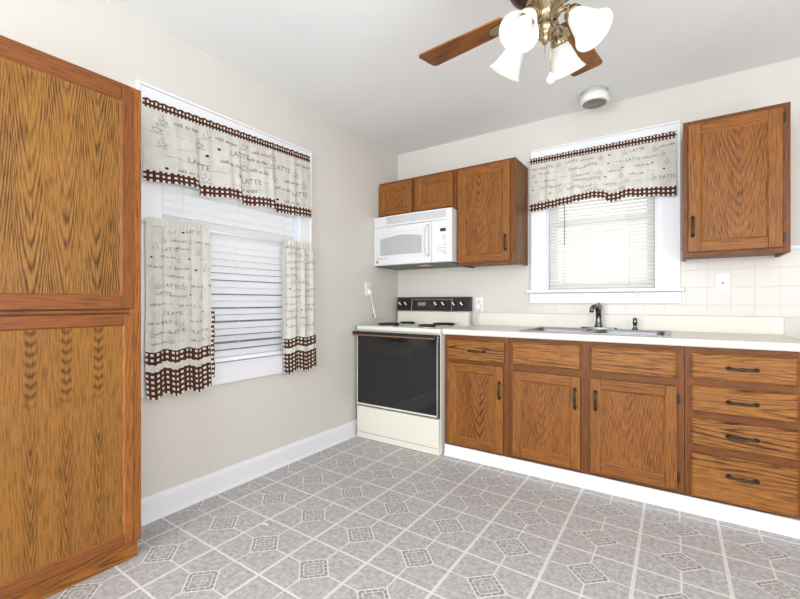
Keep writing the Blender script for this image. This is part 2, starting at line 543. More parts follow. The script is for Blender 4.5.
# neighbouring house wall and ground that stand outside the left window
m = M['siding'] = new_mat('dark_siding', lin(70, 76, 84), 0.8)
nb = MB(); nb.box(-2.6, -2.5, -6, 2, -0.6, 4.5, 'siding'); nb.build('wall_outside', kind='structure')


def blind(name, label, T, w0, w1, z0, z1, pitch, width, tilt, mat, yc, jit, cords, wand, seed):
    rnd = random.Random(seed)
    t = thing(name, label, 'window blind', T @ Vector(((w0 + w1) / 2, yc, z0)))
    h = MB(T); h.box(w0, w1, yc - .022, yc + .022, z1 - .04, z1, mat, .004); h.build('headrail', t)
    s = MB(T)
    n = int((z1 - .05 - z0 - .02) / pitch)
    for k in range(n):
        zc = z0 + .03 + pitch * (k + .5)
        a = tilt + rnd.uniform(-jit, jit)
        dz = rnd.uniform(-.003, .003) * (jit > .05)
        pts = []
        for q in range(5):
            f = (q / 4 - .5)
            pts.append((f * width, (0.25 - f * f) * width * .22))
        # room-side edge low, outer edge high
        ca, sa = math.cos(a), math.sin(a)
        top = [(yc + p * ca - b * sa, zc + dz + p * sa + b * ca) for p, b in pts]
        bot = [(yy + .0 + .0016 * sa, zz - .0016 * ca) for yy, zz in top]
        sag = rnd.uniform(-1, 1) * jit * .02
        s.prism(top + bot[::-1], 'x', w0 + .003, w1 - .003, mat, False)
    s.build('slats', t)
    b = MB(T); b.box(w0 + .002, w1 - .002, yc - .016, yc + .016, z0, z0 + .022, mat, .004); b.build('bottom_rail', t)
    c = MB(T)
    for xx in cords:
        c.tube([(xx, yc - width * .5 * math.cos(tilt) - .004, z1 - .03), (xx, yc - width * .5 * math.cos(tilt) - .004, z0 + .012)], .0013, mat, 6)
    c.build('ladder_cord', t)
    if wand:
        xx, za, zb = wand
        c = MB(T); c.tube([(xx, yc - .03, za), (xx, yc - .032, zb)], .0032, 'grey_vent', 8); c.build('tilt_wand', t)
    return t


blind('window_blind', 'white wide slat blind closed in the side window behind the tier curtains', TL, LW[0] + .02, LW[1] - .02, LW[2] + .016, LW[3] - .018,
      0.0415, 0.050, math.radians(-44.5), 'vinyl_blind', 0.032, math.radians(3.5), (-2.05, -1.71, -1.37), None, 4)
t = blind('window_blind', 'cream narrow slat mini blind glowing with daylight above the sink', TB, BW[0] + .02, BW[1] - .02, BW[2] + .016, BW[3] - .018,
          0.0250, 0.029, math.radians(52), 'mini_blind', 0.026, math.radians(1.5), (1.52, 1.95), (1.523, 2.12, 1.535), 5)
c = MB(); c.tube([(1.995, -.004, 2.12), (1.997, -.012, 1.40), (1.998, -.068, 1.225), (1.998, -.070, 1.165)], .0014, 'plastic_white', 6)
c.lathe([(.003, .02), (.006, .012), (.011, -.012), (.011, -.018)], 'plastic_white', 14, (1.998, -.070, 1.155))
c.build('pull_cord', t)

# ------------------------------------------------------------------ curtains with printed writing
_text_cache = {}


def text_mesh(s, size, shear=0.0):
    key = (s, size, shear)
    if key in _text_cache: return _text_cache[key]
    cu = bpy.data.curves.new('lettering', 'FONT')
    cu.body = s; cu.size = size; cu.shear = shear; cu.resolution_u = 2
    cu.align_x = 'CENTER'; cu.align_y = 'CENTER'
    ob = bpy.data.objects.new('lettering', cu); COL.objects.link(ob)
    dg = bpy.context.evaluated_depsgraph_get(); dg.update()
    me = bpy.data.meshes.new_from_object(ob.evaluated_get(dg))
    V = [tuple(v.co[:2]) for v in me.vertices]; F = [tuple(p.vertices) for p in me.polygons]
    bpy.data.objects.remove(ob); bpy.data.curves.remove(cu); bpy.data.meshes.remove(me)
    _text_cache[key] = (V, F)
    return V, F


def strip2(pts, w):
    """flat ribbon along a 2D polyline"""
    V, F = [], []
    for i, p in enumerate(pts):
        a, b = Vector(pts[max(i - 1, 0)]), Vector(pts[min(i + 1, len(pts) - 1)])
        d = (b - a).normalized(); n = Vector((-d.y, d.x)) * w * .5
        V += [(p[0] + n.x, p[1] + n.y), (p[0] - n.x, p[1] - n.y)]
    for i in range(len(pts) - 1): F.append((2 * i, 2 * i + 1, 2 * i + 3, 2 * i + 2))
    return V, F


def cup_motif(s):
    out = []
    bowl = [(-.5 * s, .1 * s)] + [(-.5 * s + i * .1 * s, .1 * s - .55 * s * math.sin(PI * i / 10)) for i in range(1, 10)] + [(.5 * s, .1 * s), (-.5 * s, .1 * s)]
    out.append((strip2(bowl, s * .07), 'ink_grey'))
    out.append((strip2([(.45 * s + .18 * s * math.sin(PI * i / 6), .05 * s - .3 * s * i / 6) for i in range(7)], s * .07), 'ink_grey'))
    out.append((strip2([(-.8 * s, -.52 * s), (-.4 * s, -.6 * s), (.4 * s, -.6 * s), (.8 * s, -.52 * s)], s * .07), 'ink_grey'))
    out.append((strip2([(.12 * s * math.sin(i * 1.1), .2 * s + i * .1 * s) for i in range(8)], s * .06), 'ink_grey'))
    return out


def bean_motif(s):
    V = [(s * math.cos(2 * PI * k / 12), s * .7 * math.sin(2 * PI * k / 12)) for k in range(12)]
    return [((V, [tuple(range(12))]), 'ink_dark')]


def curtain_part(name, parent, S, u0, u1, v0, v1, nu, nv, mat, prints=(), full=1.0):
    """cloth surface S(u, v) -> world point, u and v in metres along the cloth; prints lie in the same mesh"""
    mb = MB()
    i = mb.mi(mat)
    uvl = mb.bm.loops.layers.uv.new('UVMap')
    g = [[mb.bm.verts.new(S(u0 + (u1 - u0) * a / nu, v0 + (v1 - v0) * b / nv)) for a in range(nu + 1)] for b in range(nv + 1)]
    for b in range(nv):
        for a in range(nu):
            f = mb.bm.faces.new((g[b][a], g[b][a + 1], g[b + 1][a + 1], g[b + 1][a]))
            f.smooth = True; f.material_index = i
            for lp, (aa, bb_) in zip(f.loops, ((a, b), (a + 1, b), (a + 1, b + 1), (a, b + 1))):
                lp[uvl].uv = ((u0 + (u1 - u0) * aa / nu) * full, v0 + (v1 - v0) * bb_ / nv)
    for (V, F), (pu, pv), rot, inkm in prints:
        k = mb.mi(inkm); vs = []
        c, s = math.cos(rot), math.sin(rot)
        ok = all(u0 < pu + c * q[0] - s * q[1] < u1 and v0 < pv + s * q[0] + c * q[1] < v1 for q in V)
        if not ok: continue
        for q in V:
            uu, vv = pu + c * q[0] - s * q[1], pv + s * q[0] + c * q[1]
            e = .002
            P = S(uu, vv); n = (S(uu + e, vv) - P).cross(S(uu, vv + e) - P).normalized()
            vs.append(mb.bm.verts.new(P + n * .0018))
        for f in F:
            try:
                nf = mb.bm.faces.new([vs[j] for j in f]); nf.material_index = k
            except ValueError: pass
    o = mb.build(name, parent)
    return o


def pattern(u0, u1, v0, v1, du, dv, seed, size=1.0, band=None):
    rnd = random.Random(seed)
    P = []
    kinds = ['latte', 'cafe', 'cup', 'cafe', 'bean', 'latte', 'cup', 'dash', 'cup', 'cup', 'cafe']
    k = rnd.randrange(9); row = 0
    v = v1 - dv * .5
    while v > v0:
        u = u0 + du * (.35 if row % 2 else .75)
        while u < u1:
            q = (u + rnd.uniform(-.2, .2) * du, v + rnd.uniform(-.15, .15) * dv)
            kd = rnd.choice([q_ for q_ in kinds if q_ != k]); k = kd
            r = rnd.uniform(-.08, .08)
            if kd == 'latte': P.append((text_mesh('LATTE', .050 * size), q, r, 'ink_grey'))
            elif kd == 'cafe': P.append((text_mesh('café au lait', .033 * size, .25), q, r, 'ink_red'))
            elif kd == 'cup':
                for sh, ik in cup_motif(.042 * size): P.append((sh, q, r, ik))
            elif kd == 'bean':
                for sh, ik in bean_motif(.011 * size): P.append((sh, q, r, ik))
            else: P.append((strip2([(-.05 * size, 0), (0, .004), (.05 * size, 0)], .0028), q, r, 'ink_tan'))
            u += du
        v -= dv; row += 1
    return P


def lerp_table(tab, s):
    for (a, fa), (b, fb) in zip(tab, tab[1:]):
        if s <= b:
            f = max(0.0, (s - a) / (b - a)); f = f * f * (3 - 2 * f)
            return fa + (fb - fa) * f
    return tab[-1][1]


def valance(label, wall, s0, s1, zt, zb, flare, zvar, ripple, seed, origin, tilt=0.0, size=.95, du=.135, dv=.072):
    ph = random.Random(seed).uniform(0, 6)
    def S(u, v):
        # u: along wall from s0, v: height above the hem
        f = 1 - v / (zt - zb)                       # 0 at rod, 1 at hem
        s = s0 + u
        f1 = max(0.0, min(1.0, f))
        rip = ripple * (math.sin(s * 62 + ph + 1.3 * math.sin(s * 9)) * .6 + math.sin(s * 101 + ph * 2) * .4)
        if f < .07: rip = rip * .4 + .004 * math.sin(s * 190 + ph) + (.004 if f < 0.0 else 0)
        dd = .034 + rip * (.35 + .65 * f1) + lerp_table(flare, s) * f1 ** 1.3
        z = zb + v + lerp_table(zvar, s) * f1 ** 2 + (.003 * math.sin(s * 150) if f < .02 else 0) + tilt * (s1 - s) * (1 - f1)
        return Vector((dd, s, z)) if wall == 'left' else Vector((s, -dd, z))
    t = thing('valance_curtain', label, 'curtain', origin)
    L, Hh = s1 - s0, zt - zb
    curtain_part('curtain_body', t, S, 0, L, .062, Hh - .036, 150, 22, 'cloth', pattern(0, L, .06, Hh - .05, du, dv, seed, size))
    curtain_part('header_band', t, S, 0, L, Hh - .036, Hh + .010, 220, 4, 'gingham', full=1.35)
    curtain_part('hem_band', t, S, 0, L, 0, .062, 150, 4, 'gingham')
    return t


valance('long cream coffee-print valance with brown check borders across the side window', 'left', -2.272, -1.166, 2.142, 1.705,
        [(-2.29, .01), (-2.07, .055), (-2.02, .062), (-1.985, .012), (-1.79, .05), (-1.755, .055), (-1.72, .010), (-1.54, .042), (-1.51, .045), (-1.48, .010), (-1.168, .02)],
        [(-2.29, .0), (-2.04, .012), (-1.99, -.012), (-1.77, .008), (-1.72, -.01), (-1.53, .006), (-1.48, -.008), (-1.168, .004)], .007, 3, (0, -1.73, 1.705), -.030, .95, .118, .066)
valance('shorter cream coffee-print valance with brown check borders over the sink window', 'back', 1.270, 2.222, 2.212, 1.808,
        [(1.27, .012), (1.5, .03), (1.74, .05), (1.79, .055), (1.84, .02), (1.95, .045), (2.02, .03), (2.222, .02)],
        [(1.27, -.004), (1.74, .034), (1.79, .026), (1.84, -.004), (1.95, .014), (2.06, .004), (2.222, -.012)], .011, 8, (1.745, 0, 1.808), 0.0, .62, .085, .052)


def tier(label, s0, s1, zt, zb, seed, folds, side_trim, origin):
    rnd = random.Random(seed); ph = rnd.uniform(0, 6)
    def S(u, v):
        s = s0 + u; f = max(0.0, min(1.0, 1 - v / (zt - zb)))
        w_ = s0 + (s1 - s0) * .5
        amp = .008 + .004 * f - .006 * max(0.0, f - .7) / .3
        rip = amp * (math.sin(folds * u + ph + 1.2 * math.sin(u * 13 + ph) + .5 * f) * .75 + math.sin(folds * 2.3 * u + ph * 2) * .25)
        if f < .05: rip = rip * .5 + .004 * math.sin(s * 230)
        z = zb + v + .012 * f * f * math.sin(folds * .6 * u + ph) + .003 * math.sin(s * 120) * (f < .02)
        return Vector((.046 + rip + .012 * f, s + .004 * math.sin(v * 9 + ph) * f, z))
    t = thing('tier_curtain', label, 'curtain', origin)
    L, Hh = s1 - s0, zt - zb
    curtain_part('curtain_body', t, S, 0, L, .232, Hh + .004, 84, 40, 'cloth', pattern(0, L, .24, Hh - .02, .066, .048, seed, .56))
    curtain_part('check_band', t, S, 0, L, .168, .232, 84, 6, 'gingham', full=1.08)
    curtain_part('plain_band', t, S, 0, L, .136, .168, 84, 3, 'cloth')
    curtain_part('hem_band', t, S, 0, L, 0, .136, 84, 8, 'gingham', full=1.08)
    if side_trim:
        def S2(u, v):
            p = S(L, v); return p + Vector((.004 + .5 * u + .004 * math.sin(v * 70), u * .9, 0))
        curtain_part('side_trim', t, S2, 0, .016, 0.05, .43, 3, 60, 'gingham')
    return t


tier('wide cream coffee-print tier curtain with brown check hem beside the pantry', -2.264, -1.928, 1.522, 0.628, 11, 92, True, (0, -2.11, .628))
tier('narrow cream coffee-print tier curtain with brown check hem nearer the stove', -1.416, -1.122, 1.522, 0.632, 17, 66, False, (0, -1.28, .632))
rod = MB(); rod.tube([(.034, -2.285, 1.505), (.034, -1.128, 1.505)], .006, 'plastic_white', 10)
rod.tube([(.034, -2.285, 1.505), (.034, -2.288, 1.505), (.0225, -2.288, 1.505)], .006, 'plastic_white', 8)
rod.tube([(.034, -1.128, 1.505), (.034, -1.125, 1.505), (.0225, -1.140, 1.505)], .006, 'plastic_white', 8)

# ------------------------------------------------------------------ cabinets


def pull(T, parent, c, vertical, L=.105, sc=1.0):
    """antique bronze spoon-end pull standing off the door; c is its centre on the door face (local), out is -y"""
    mb = MB(T)
    cx_, cy_, cz_ = c
    pts, rad = [], []
    for i in range(17):
        f = i / 16 - .5
        off = .004 + .020 * (1 - (abs(f) * 2) ** 3.0)
        a = abs(f) * 2
        r = .0056 + .0036 * math.exp(-(a / .18) ** 2) + .0040 * math.exp(-((a - .86) / .13) ** 2)
        p = (cx_ + (0 if vertical else f * L), cy_ - off, cz_ + (f * L if vertical else 0))
        pts.append(p); rad.append(r * sc)
    mb.tube(pts, rad, 'bronze', 10)
    for sgn in (-1, 1):
        q = sgn * .43 * L
        mb.lathe([(.0095, 0), (.0095, .003), (.005, .006)], 'bronze', 12, (cx_ + (0 if vertical else q), cy_, cz_ + (q if vertical else 0)), T.to_3x3() @ Vector((0, -1, 0)) if False else (0, -1, 0))
    return mb.build('handle', parent)


def hinge(T, parent, x, y, z, h=.055):
    mb = MB(T)
    mb.box(x - .007, x + .007, y - .0025, y, z - h / 2, z + h / 2, 'bronze', .001)
    mb.tube([(x - .004, y - .004, z - h * .42), (x - .004, y - .004, z + h * .42)], .0035, 'bronze', 8)
    return mb.build('hinge', parent)


def door(T, parent, x0, x1, z0, z1, yf, stile=.056, rail=.058, th=.019, sty='oak_stile', rai='oak_rail', pan='oak_panel', raised=False, rec=.007, ch=.010, name='door'):
    d = MB(T)
    d.box(x0, x0 + stile, yf, yf + th, z0, z1, sty, .0035).box(x1 - stile, x1, yf, yf + th, z0, z1, sty, .0035)
    d.box(x0 + stile, x1 - stile, yf, yf + th, z0, z0 + rail, rai, .0025).box(x0 + stile, x1 - stile, yf, yf + th, z1 - rail, z1, rai, .0025)
    a, b, c_, e = x0 + stile - .001, x1 - stile + .001, z0 + rail - .001, z1 - rail + .001
    y0, y1 = yf + .001, yf + rec
    A, B, C_, D = (a, y0, c_), (b, y0, c_), (b, y0, e), (a, y0, e)
    A2, B2, C2, D2 = (a + ch, y1, c_ + ch), (b - ch, y1, c_ + ch), (b - ch, y1, e - ch), (a + ch, y1, e - ch)
    d.poly([(A, B, B2, A2)], rai).poly([(C_, D, D2, C2)], rai).poly([(B, C_, C2, B2)], sty).poly([(D, A, A2, D2)], sty)
    o = d.build(name, parent)
    p = MB(T)
    pa, pb, pc, pe = a + ch - .001, b - ch + .001, c_ + ch - .001, e - ch + .001
    if raised:
        mg = .024
        p.box(pa, pb, y1, yf + th - .001, pc, pe, pan)
        f0 = [(pa, y1, pc), (pb, y1, pc), (pb, y1, pe), (pa, y1, pe)]
        f1 = [(pa + mg, yf + .001, pc + mg), (pb - mg, yf + .001, pc + mg), (pb - mg, yf + .001, pe - mg), (pa + mg, yf + .001, pe - mg)]
        p.poly([(f0[i], f0[(i + 1) % 4], f1[(i + 1) % 4], f1[i]) for i in range(4)] + [f1], pan)
    else:
        p.box(pa, pb, y1, yf + th - .001, pc, pe, pan)
    p.build('door_panel', o)
    return o


def drawer(T, parent, x0, x1, z0, z1, yf, th=.019, name='drawer', mat='oak_drawer'):
    d = MB(T)
    c_ = .010
    f0 = [(x0, yf + .008, z0), (x1, yf + .008, z0), (x1, yf + .008, z1), (x0, yf + .008, z1)]
    f1 = [(x0 + c_, yf, z0 + c_), (x1 - c_, yf, z0 + c_), (x1 - c_, yf, z1 - c_), (x0 + c_, yf, z1 - c_)]
    bk = [(x0, yf + th, z0), (x1, yf + th, z0), (x1, yf + th, z1), (x0, yf + th, z1)]
    fs = [f1, bk[::-1]] + [(f0[i], f0[(i + 1) % 4], f1[(i + 1) % 4], f1[i]) for i in range(4)] + [(bk[i], bk[(i + 1) % 4], f0[(i + 1) % 4], f0[i]) for i in range(4)]
    d.poly(fs, mat)
    return d.build(name, parent)


def carcass(T, parent, x0, x1, yb, yf, z0, z1, rails, stiles, top=True, side='oak_side', fz0=None):
    """box of panels with a face frame in front; yb at the wall, yf the face frame's front"""
    c = MB(T)
    c.box(x0, x0 + .018, yf + .02, yb, z0, z1, side).box(x1 - .018, x1, yf + .02, yb, z0, z1, side)
    c.box(x0 + .018, x1 - .018, yf + .02, yb, z0 + .012, z0 + .030, side)
    c.box(x0 + .018, x1 - .018, yb - .008, yb, z0 + .03, z1, side)
    if top: c.box(x0 + .018, x1 - .018, yf + .02, yb - .008, z1 - .018, z1, side)
    c.build('cabinet_body', parent)
    f = MB(T)
    for a, b in stiles: f.box(a, b, yf, yf + .02, z0, z1, 'oak_frame', .001)
    for (a, b), (u, v) in [(r, s) for r in rails for s in zip([q[1] for q in stiles], [q[0] for q in stiles[1:]])]:
        f.box(u, v, yf, yf + .02, a, b, 'oak_frame_h', .001)
    f.build('face_frame', parent)


# pantry
P = .290
YF = -P + .019                              # local y of pantry face frame front (local -y is world +x)
t = thing('pantry_cabinet', 'tall oak pantry cabinet with two stacked framed doors against the side wall', 'cabinet', (0.15, -2.75, 0))
c = MB(TL)
c.box(-3.12, -2.388, YF + .02, -.020, .082, 2.022, 'oak_side')
c.build('cabinet_body', t)
f = MB(TL)
f.box(-3.12, -3.06, YF, YF + .02, .078, 2.024, 'pantry_stile', .001).box(-2.432, -2.387, -P + .004, YF + .02, .078, 2.024, 'pantry_stile', .002)
f.box(-3.06, -2.432, YF, YF + .02, .078, .11, 'pantry_rail').box(-3.06, -2.432, YF, YF + .02, 1.03, 1.10, 'pantry_rail').box(-3.06, -2.432, YF, YF + .02, 1.99, 2.024, 'pantry_rail')
f.box(-3.06, -2.432, -P + .004, YF + .02, 2.010, 2.024, 'pantry_rail').box(-3.06, -2.432, -P + .006, YF + .02, 1.062, 1.072, 'pantry_rail')
f.build('face_frame', t)
k = MB(TL); k.box(-3.12, -2.394, -P + .026, -.02, 0, .081, 'pantry_kick', .002); k.build('toe_kick', t)
door(TL, t, -3.075, -2.418, 1.078, 2.009, -P, .046, .055, .018, 'pantry_door_stile', 'pantry_rail', 'pantry_panel', rec=.006, ch=.006)
door(TL, t, -3.075, -2.418, .084, 1.055, -P, .036, .046, .018, 'pantry_stile', 'pantry_rail', 'pantry_veneer', rec=.006, ch=.005)

# wall cabinet over the microwave
t = thing('wall_cabinet', 'short oak wall cabinet with two small doors above the microwave', 'cabinet', (.39, -.16, 1.852))
carcass(TB, t, -.0 + .002, .774, -.002, -.300, 1.852, 2.166, [(1.852, 1.885), (2.125, 2.166)], [(.002, .045), (.345, .410), (.725, .774)])
door(TB, t, .012, .358, 1.872, 2.146, -.320, .050, .050, raised=True)
door(TB, t, .390, .745, 1.872, 2.146, -.320, .050, .050, raised=True)

t = thing('wall_cabinet', 'tall single-door oak wall cabinet between the microwave and sink window', 'cabinet', (1.03, -.16, 1.395))
carcass(TB, t,   .777, 1.247, -.002, -.300, 1.395, 2.166, [(1.395, 1.43), (2.13, 2.166)], [(.777, .83), (1.185, 1.247)])
d1 = door(TB, t, .788, 1.210, 1.412, 2.146, -.320, .056, .058)
pull(TB, d1, (1.178, -.320, 1.545), True, .115)

t = thing('wall_cabinet', 'single-door oak wall cabinet with dark hinges beside the sink window casing', 'cabinet', (2.49, -.16, 1.370))
carcass(TB, t, 2.254, 2.722, -.002, -.300, 1.370, 2.166, [(1.370, 1.405), (2.13, 2.166)], [(2.254, 2.300), (2.668, 2.722)])
d1 = door(TB, t, 2.278, 2.690, 1.398, 2.140, -.320, .060, .058)
pull(TB, d1, (2.300, -.320, 1.545), True, .115)
hinge(TB, d1, 2.697, -.3005, 2.085)
hinge(TB, d1, 2.697, -.3005, 1.452)

# base cabinets
YFF, YFD = -.585, -.606
t = thing('base_cabinet', 'oak base cabinet with one drawer over one door beside the stove', 'cabinet', (1.06, -.30, .08))
carcass(TB, t, .824, 1.297, -.002, YFF, .080, .872, [(.080, .11), (.66, .71), (.835, .872)], [(.824, .87), (1.24, 1.297)], top=False)
d1 = drawer(TB, t, .842, 1.268, .694, .836, YFD)
pull(TB, d1, (1.075, YFD, .768), False, .125)
d1 = door(TB, t, .848, 1.262, .090, .673, YFD, .056, .058)
pull(TB, d1, (1.238, YFD, .515), True, .115)

t = thing('base_cabinet', 'double-door oak base cabinet under the sink with two false drawer fronts', 'cabinet', (1.78, -.30, .08))
carcass(TB, t, 1.299, 2.256, -.002, YFF, .080, .872, [(.080, .12), (.645, .70), (.842, .872)], [(1.299, 1.34), (1.72, 1.815), (2.21, 2.256)], top=False)
drawer(TB, t, 1.320, 1.741, .695, .846, YFD, name='false_drawer_front')
drawer(TB, t, 1.796, 2.222, .695, .846, YFD, name='false_drawer_front')
d1 = door(TB, t, 1.326, 1.741, .098, .655, YFD, .056, .058)
pull(TB, d1, (1.712, YFD, .525), True, .125)
d2 = door(TB, t, 1.796, 2.224, .102, .655, YFD, .056, .058)
pull(TB, d2, (1.826, YFD, .528), True, .115)
hinge(TB, d2, 2.231, YFF - .0005, .585)
hinge(TB, d2, 2.231, YFF - .0005, .165)

t = thing('drawer_cabinet', 'oak base cabinet with a stack of four drawers under the bare counter', 'cabinet', (2.49, -.30, .08))
carcass(TB, t, 2.258, 2.742, -.002, YFF, .080, .872, [(.080, .10), (.30, .37), (.48, .545), (.65, .715), (.835, .872)], [(2.258, 2.30), (2.68, 2.742)], top=False)
for a, b, hz in ((.704, .842, .772), (.532, .668, .602), (.357, .498, .428), (.088, .320, .228)):
    d1 = drawer(TB, t, 2.284, 2.698, a, b, YFD)
    pull(TB, d1, (2.492, YFD, hz), False, .122)

# ------------------------------------------------------------------ counter, sink, faucet
SX0, SX1, SY0, SY1 = 1.372, 2.180, -.548, -.085
t = thing('countertop', 'cream laminate countertop with a low backsplash along the back wall', 'countertop', (1.78, -.31, .874))
c = MB()
zc0, zc1 = .874, .914
prof = [(-.55, zc0), (-.622, zc0), (-.630, zc0 + .008), (-.631, zc1 - .012), (-.627, zc1 - .003), (-.618, zc1), (-.55, zc1)]
c.prism(prof, 'x', .822, 2.745, 'counter')
c.box(.822, SX0, -.551, -.0005, zc0, zc1, 'counter').box(SX1, 2.745, -.551, -.0005, zc0, zc1, 'counter').box(SX0, SX1, SY1, -.0005, zc0, zc1, 'counter')
c.build('counter_slab', t)
c = MB(); c.box(.830, 2.743, -.019, -.0065, zc1, 1.018, 'counter', .003); c.build('backsplash', t)

t = thing('kitchen_sink', 'stainless steel double-bowl sink set into the cream countertop', 'sink', (1.776, -.32, .914))
xm0, xm1 = 1.752, 1.800
r = MB()
z0, z1 = .9145, .921
ox0, ox1, oy0, oy1 = 1.356, 2.196, -.565, -.070
ix0, ix1, iy0, iy1 = 1.390, 2.162, -.535, -.160
r.box(ox0, ix0, oy0, oy1, z0, z1, 'steel', .002).box(ix1, ox1, oy0, oy1, z0, z1, 'steel', .002)
r.box(ix0, ix1, oy0, iy0, z0, z1, 'steel', .002).box(ix0, ix1, iy1, oy1, z0, z1, 'steel', .002).box(xm0, xm1, iy0, iy1, z0, z1, 'steel', .002)
r.build('sink_rim', t)


def rrect(x0, x1, y0, y1, r_, z):
    P_ = []
    for cx_, cy_, a0 in ((x1 - r_, y1 - r_, 0), (x0 + r_, y1 - r_, 90), (x0 + r_, y0 + r_, 180), (x1 - r_, y0 + r_, 270)):
        for i in range(6):
            a = math.radians(a0 + 18 * i); P_.append(Vector((cx_ + r_ * math.cos(a), cy_ + r_ * math.sin(a), z)))
    return P_


for bx0, bx1 in ((ix0 - .002, xm0 + .002), (xm1 - .002, ix1 + .002)):
    b = MB()
    tmp = bmesh.new()
    loops = []
    for ins, zz, rr in ((0, .919, .05), (.006, .90, .05), (.014, .76, .05), (.03, .745, .05), (.06, .742, .04)):
        loops.append([tmp.verts.new(p) for p in rrect(bx0 + ins, bx1 - ins, iy0 - .002 + ins, iy1 + .002 - ins, rr, zz)])
    for A, B in zip(loops, loops[1:]):
        for q in range(24): tmp.faces.new((A[q], B[q], B[(q + 1) % 24], A[(q + 1) % 24]))
    tmp.faces.new(loops[-1])
    bmesh.ops.recalc_face_normals(tmp, faces=tmp.faces)
    b.merge(tmp, 'steel', True)
    bo = b.build('basin', t)
    dr = MB(); dr.lathe([(.045, .0), (.045, .002), (.03, .003), (.028, -.004), (.0, -.004)], 'chrome', 20, ((bx0 + bx1) / 2, -.34, .7425)); dr.build('drain', bo)
t2 = thing('faucet', 'dark single-lever kitchen faucet with short spout behind the sink divider', 'faucet', (1.772, -.108, .921))
b = MB()
b.prism([(1.772 + .115 * math.cos(a) * (1 if abs(math.cos(a)) < .9 else 1), -.112 + .026 * math.sin(a)) for a in [2 * PI * i / 24 for i in range(24)]], 'z', .921, .931, 'steel')
b.build('base_plate', t2)
b = MB()
b.lathe([(.027, 0), (.027, .012), (.022, .022), (.018, .050), (.018, .066), (.020, .080)], 'dark_chrome', 20, (1.772, -.112, .931))
b.tube([(1.772, -.112, 1.000), (1.771, -.114, 1.036), (1.766, -.124, 1.064), (1.756, -.146, 1.080), (1.746, -.170, 1.074), (1.740, -.186, 1.056), (1.739, -.190, 1.036)],
       [.019, .018, .017, .0155, .0145, .014, .0145], 'dark_chrome', 14)
b.build('spout', t2)
b = MB()
b.tube([(1.774, -.106, 1.046), (1.780, -.098, 1.076), (1.776, -.100, 1.090), (1.768, -.112, 1.098)], [.015, .012, .008, .007], 'dark_chrome', 12)
b.build('lever', t2)
t3 = tag(MB().lathe([(.020, 0), (.020, .006), (.013, .012), (.011, .034), (.014, .040), (.0135, .066), (.010, .078), (.004, .082)], 'dark_chrome', 16, (1.993, -.112, .921))
         .tube([(1.993, -.112, .985), (1.987, -.128, .992)], [.009, .008], 'dark_chrome', 10).build('sink_sprayer'),
         'small dark side sprayer standing on the sink rim beside the faucet', 'sprayer')

# ------------------------------------------------------------------ stove
S0, S1 = .046, .812
SY = -.640
t = thing('stove', 'white electric stove with black glass oven door and coil burners', 'stove', (.433, -.33, 0))
b = MB()
b.box(S0, S1, SY, -.03, .002, .880, 'almond', .004)
b.build('stove_body', t)
b = MB(); b.box(S0 - .002, S1 + .002, SY - .020, -.03, .880, .913, 'enamel', .007, 3); ct = b.build('cooktop', t)
b = MB(); b.box(S0 + .003, S1 - .003, SY - .024, SY, .004, .262, 'almond', .004)
b.box(S0 + .02, S1 - .02, SY - .026, SY - .022, .246, .258, 'almond', .001)
b.box(S0 + .012, S1 - .012, SY - .026, SY - .022, .052, .055, 'grey_vent')
b.build('storage_drawer', t)
od = MB()
od.box(S0 + .003, S1 - .003, SY - .020, SY, .268, .868, 'black', .003)
od.box(S0 + .012, S1 - .024, SY - .026, SY - .018, .292, .862, 'black_glass', .002)
od = od.build('oven_door', t)
b = MB()
b.box(S1 - .020, S1 - .008, SY - .028, SY - .018, .278, .862, 'chrome', .002).box(S0 + .006, S1 - .010, SY - .028, SY - .018, .276, .288, 'almond', .002)
b.box(S0 + .004, S0 + .010, SY - .028, SY - .018, .278, .862, 'almond', .002)
b.build('door_trim', od)
b = MB(); b.box(S0 + .20, S0 + .55, SY - .0272, SY - .0255, .69, .80, 'black'); b.build('oven_window', od)
b = MB()
b.box(S0 - .010, S1 - .012, SY - .068, SY - .042, .838, .872, 'black', .004)
b.box(S0 - .002, S1 - .02, SY - .0705, SY - .066, .840, .850, 'brown_strip', .002)
b.box(S0 + .02, S0 + .05, SY - .044, SY - .018, .842, .862, 'black', .002).box(S1 - .06, S1 - .03, SY - .044, SY - .018, .842, .862, 'black', .002)
b.build('oven_handle', od)
# back guard
bg = MB()
bg.prism([(-.028, .90), (-.085, .90), (-.072, 1.030), (-.028, 1.030)], 'x', S0 + .006, S1 - .036, 'almond')
bg = bg.build('backguard', t)
cp = MB()
cp.prism([(-.020, 1.028), (-.080, 1.028), (-.064, 1.142), (-.020, 1.142)], 'x', S0 - .004, S1 - .034, 'black')
cp.prism([(-.018, 1.142), (-.066, 1.142), (-.063, 1.152), (-.018, 1.152)], 'x', S0 - .006, S1 - .031, 'red_brown')
cp.prism([(-.018, 1.022), (-.084, 1.022), (-.083, 1.029), (-.018, 1.029)], 'x', S0 - .006, S1 - .031, 'chrome')
cpo = cp.build('control_panel', t)


def onpanel(z): return -.080 + (z - 1.028) / (1.142 - 1.028) * .016


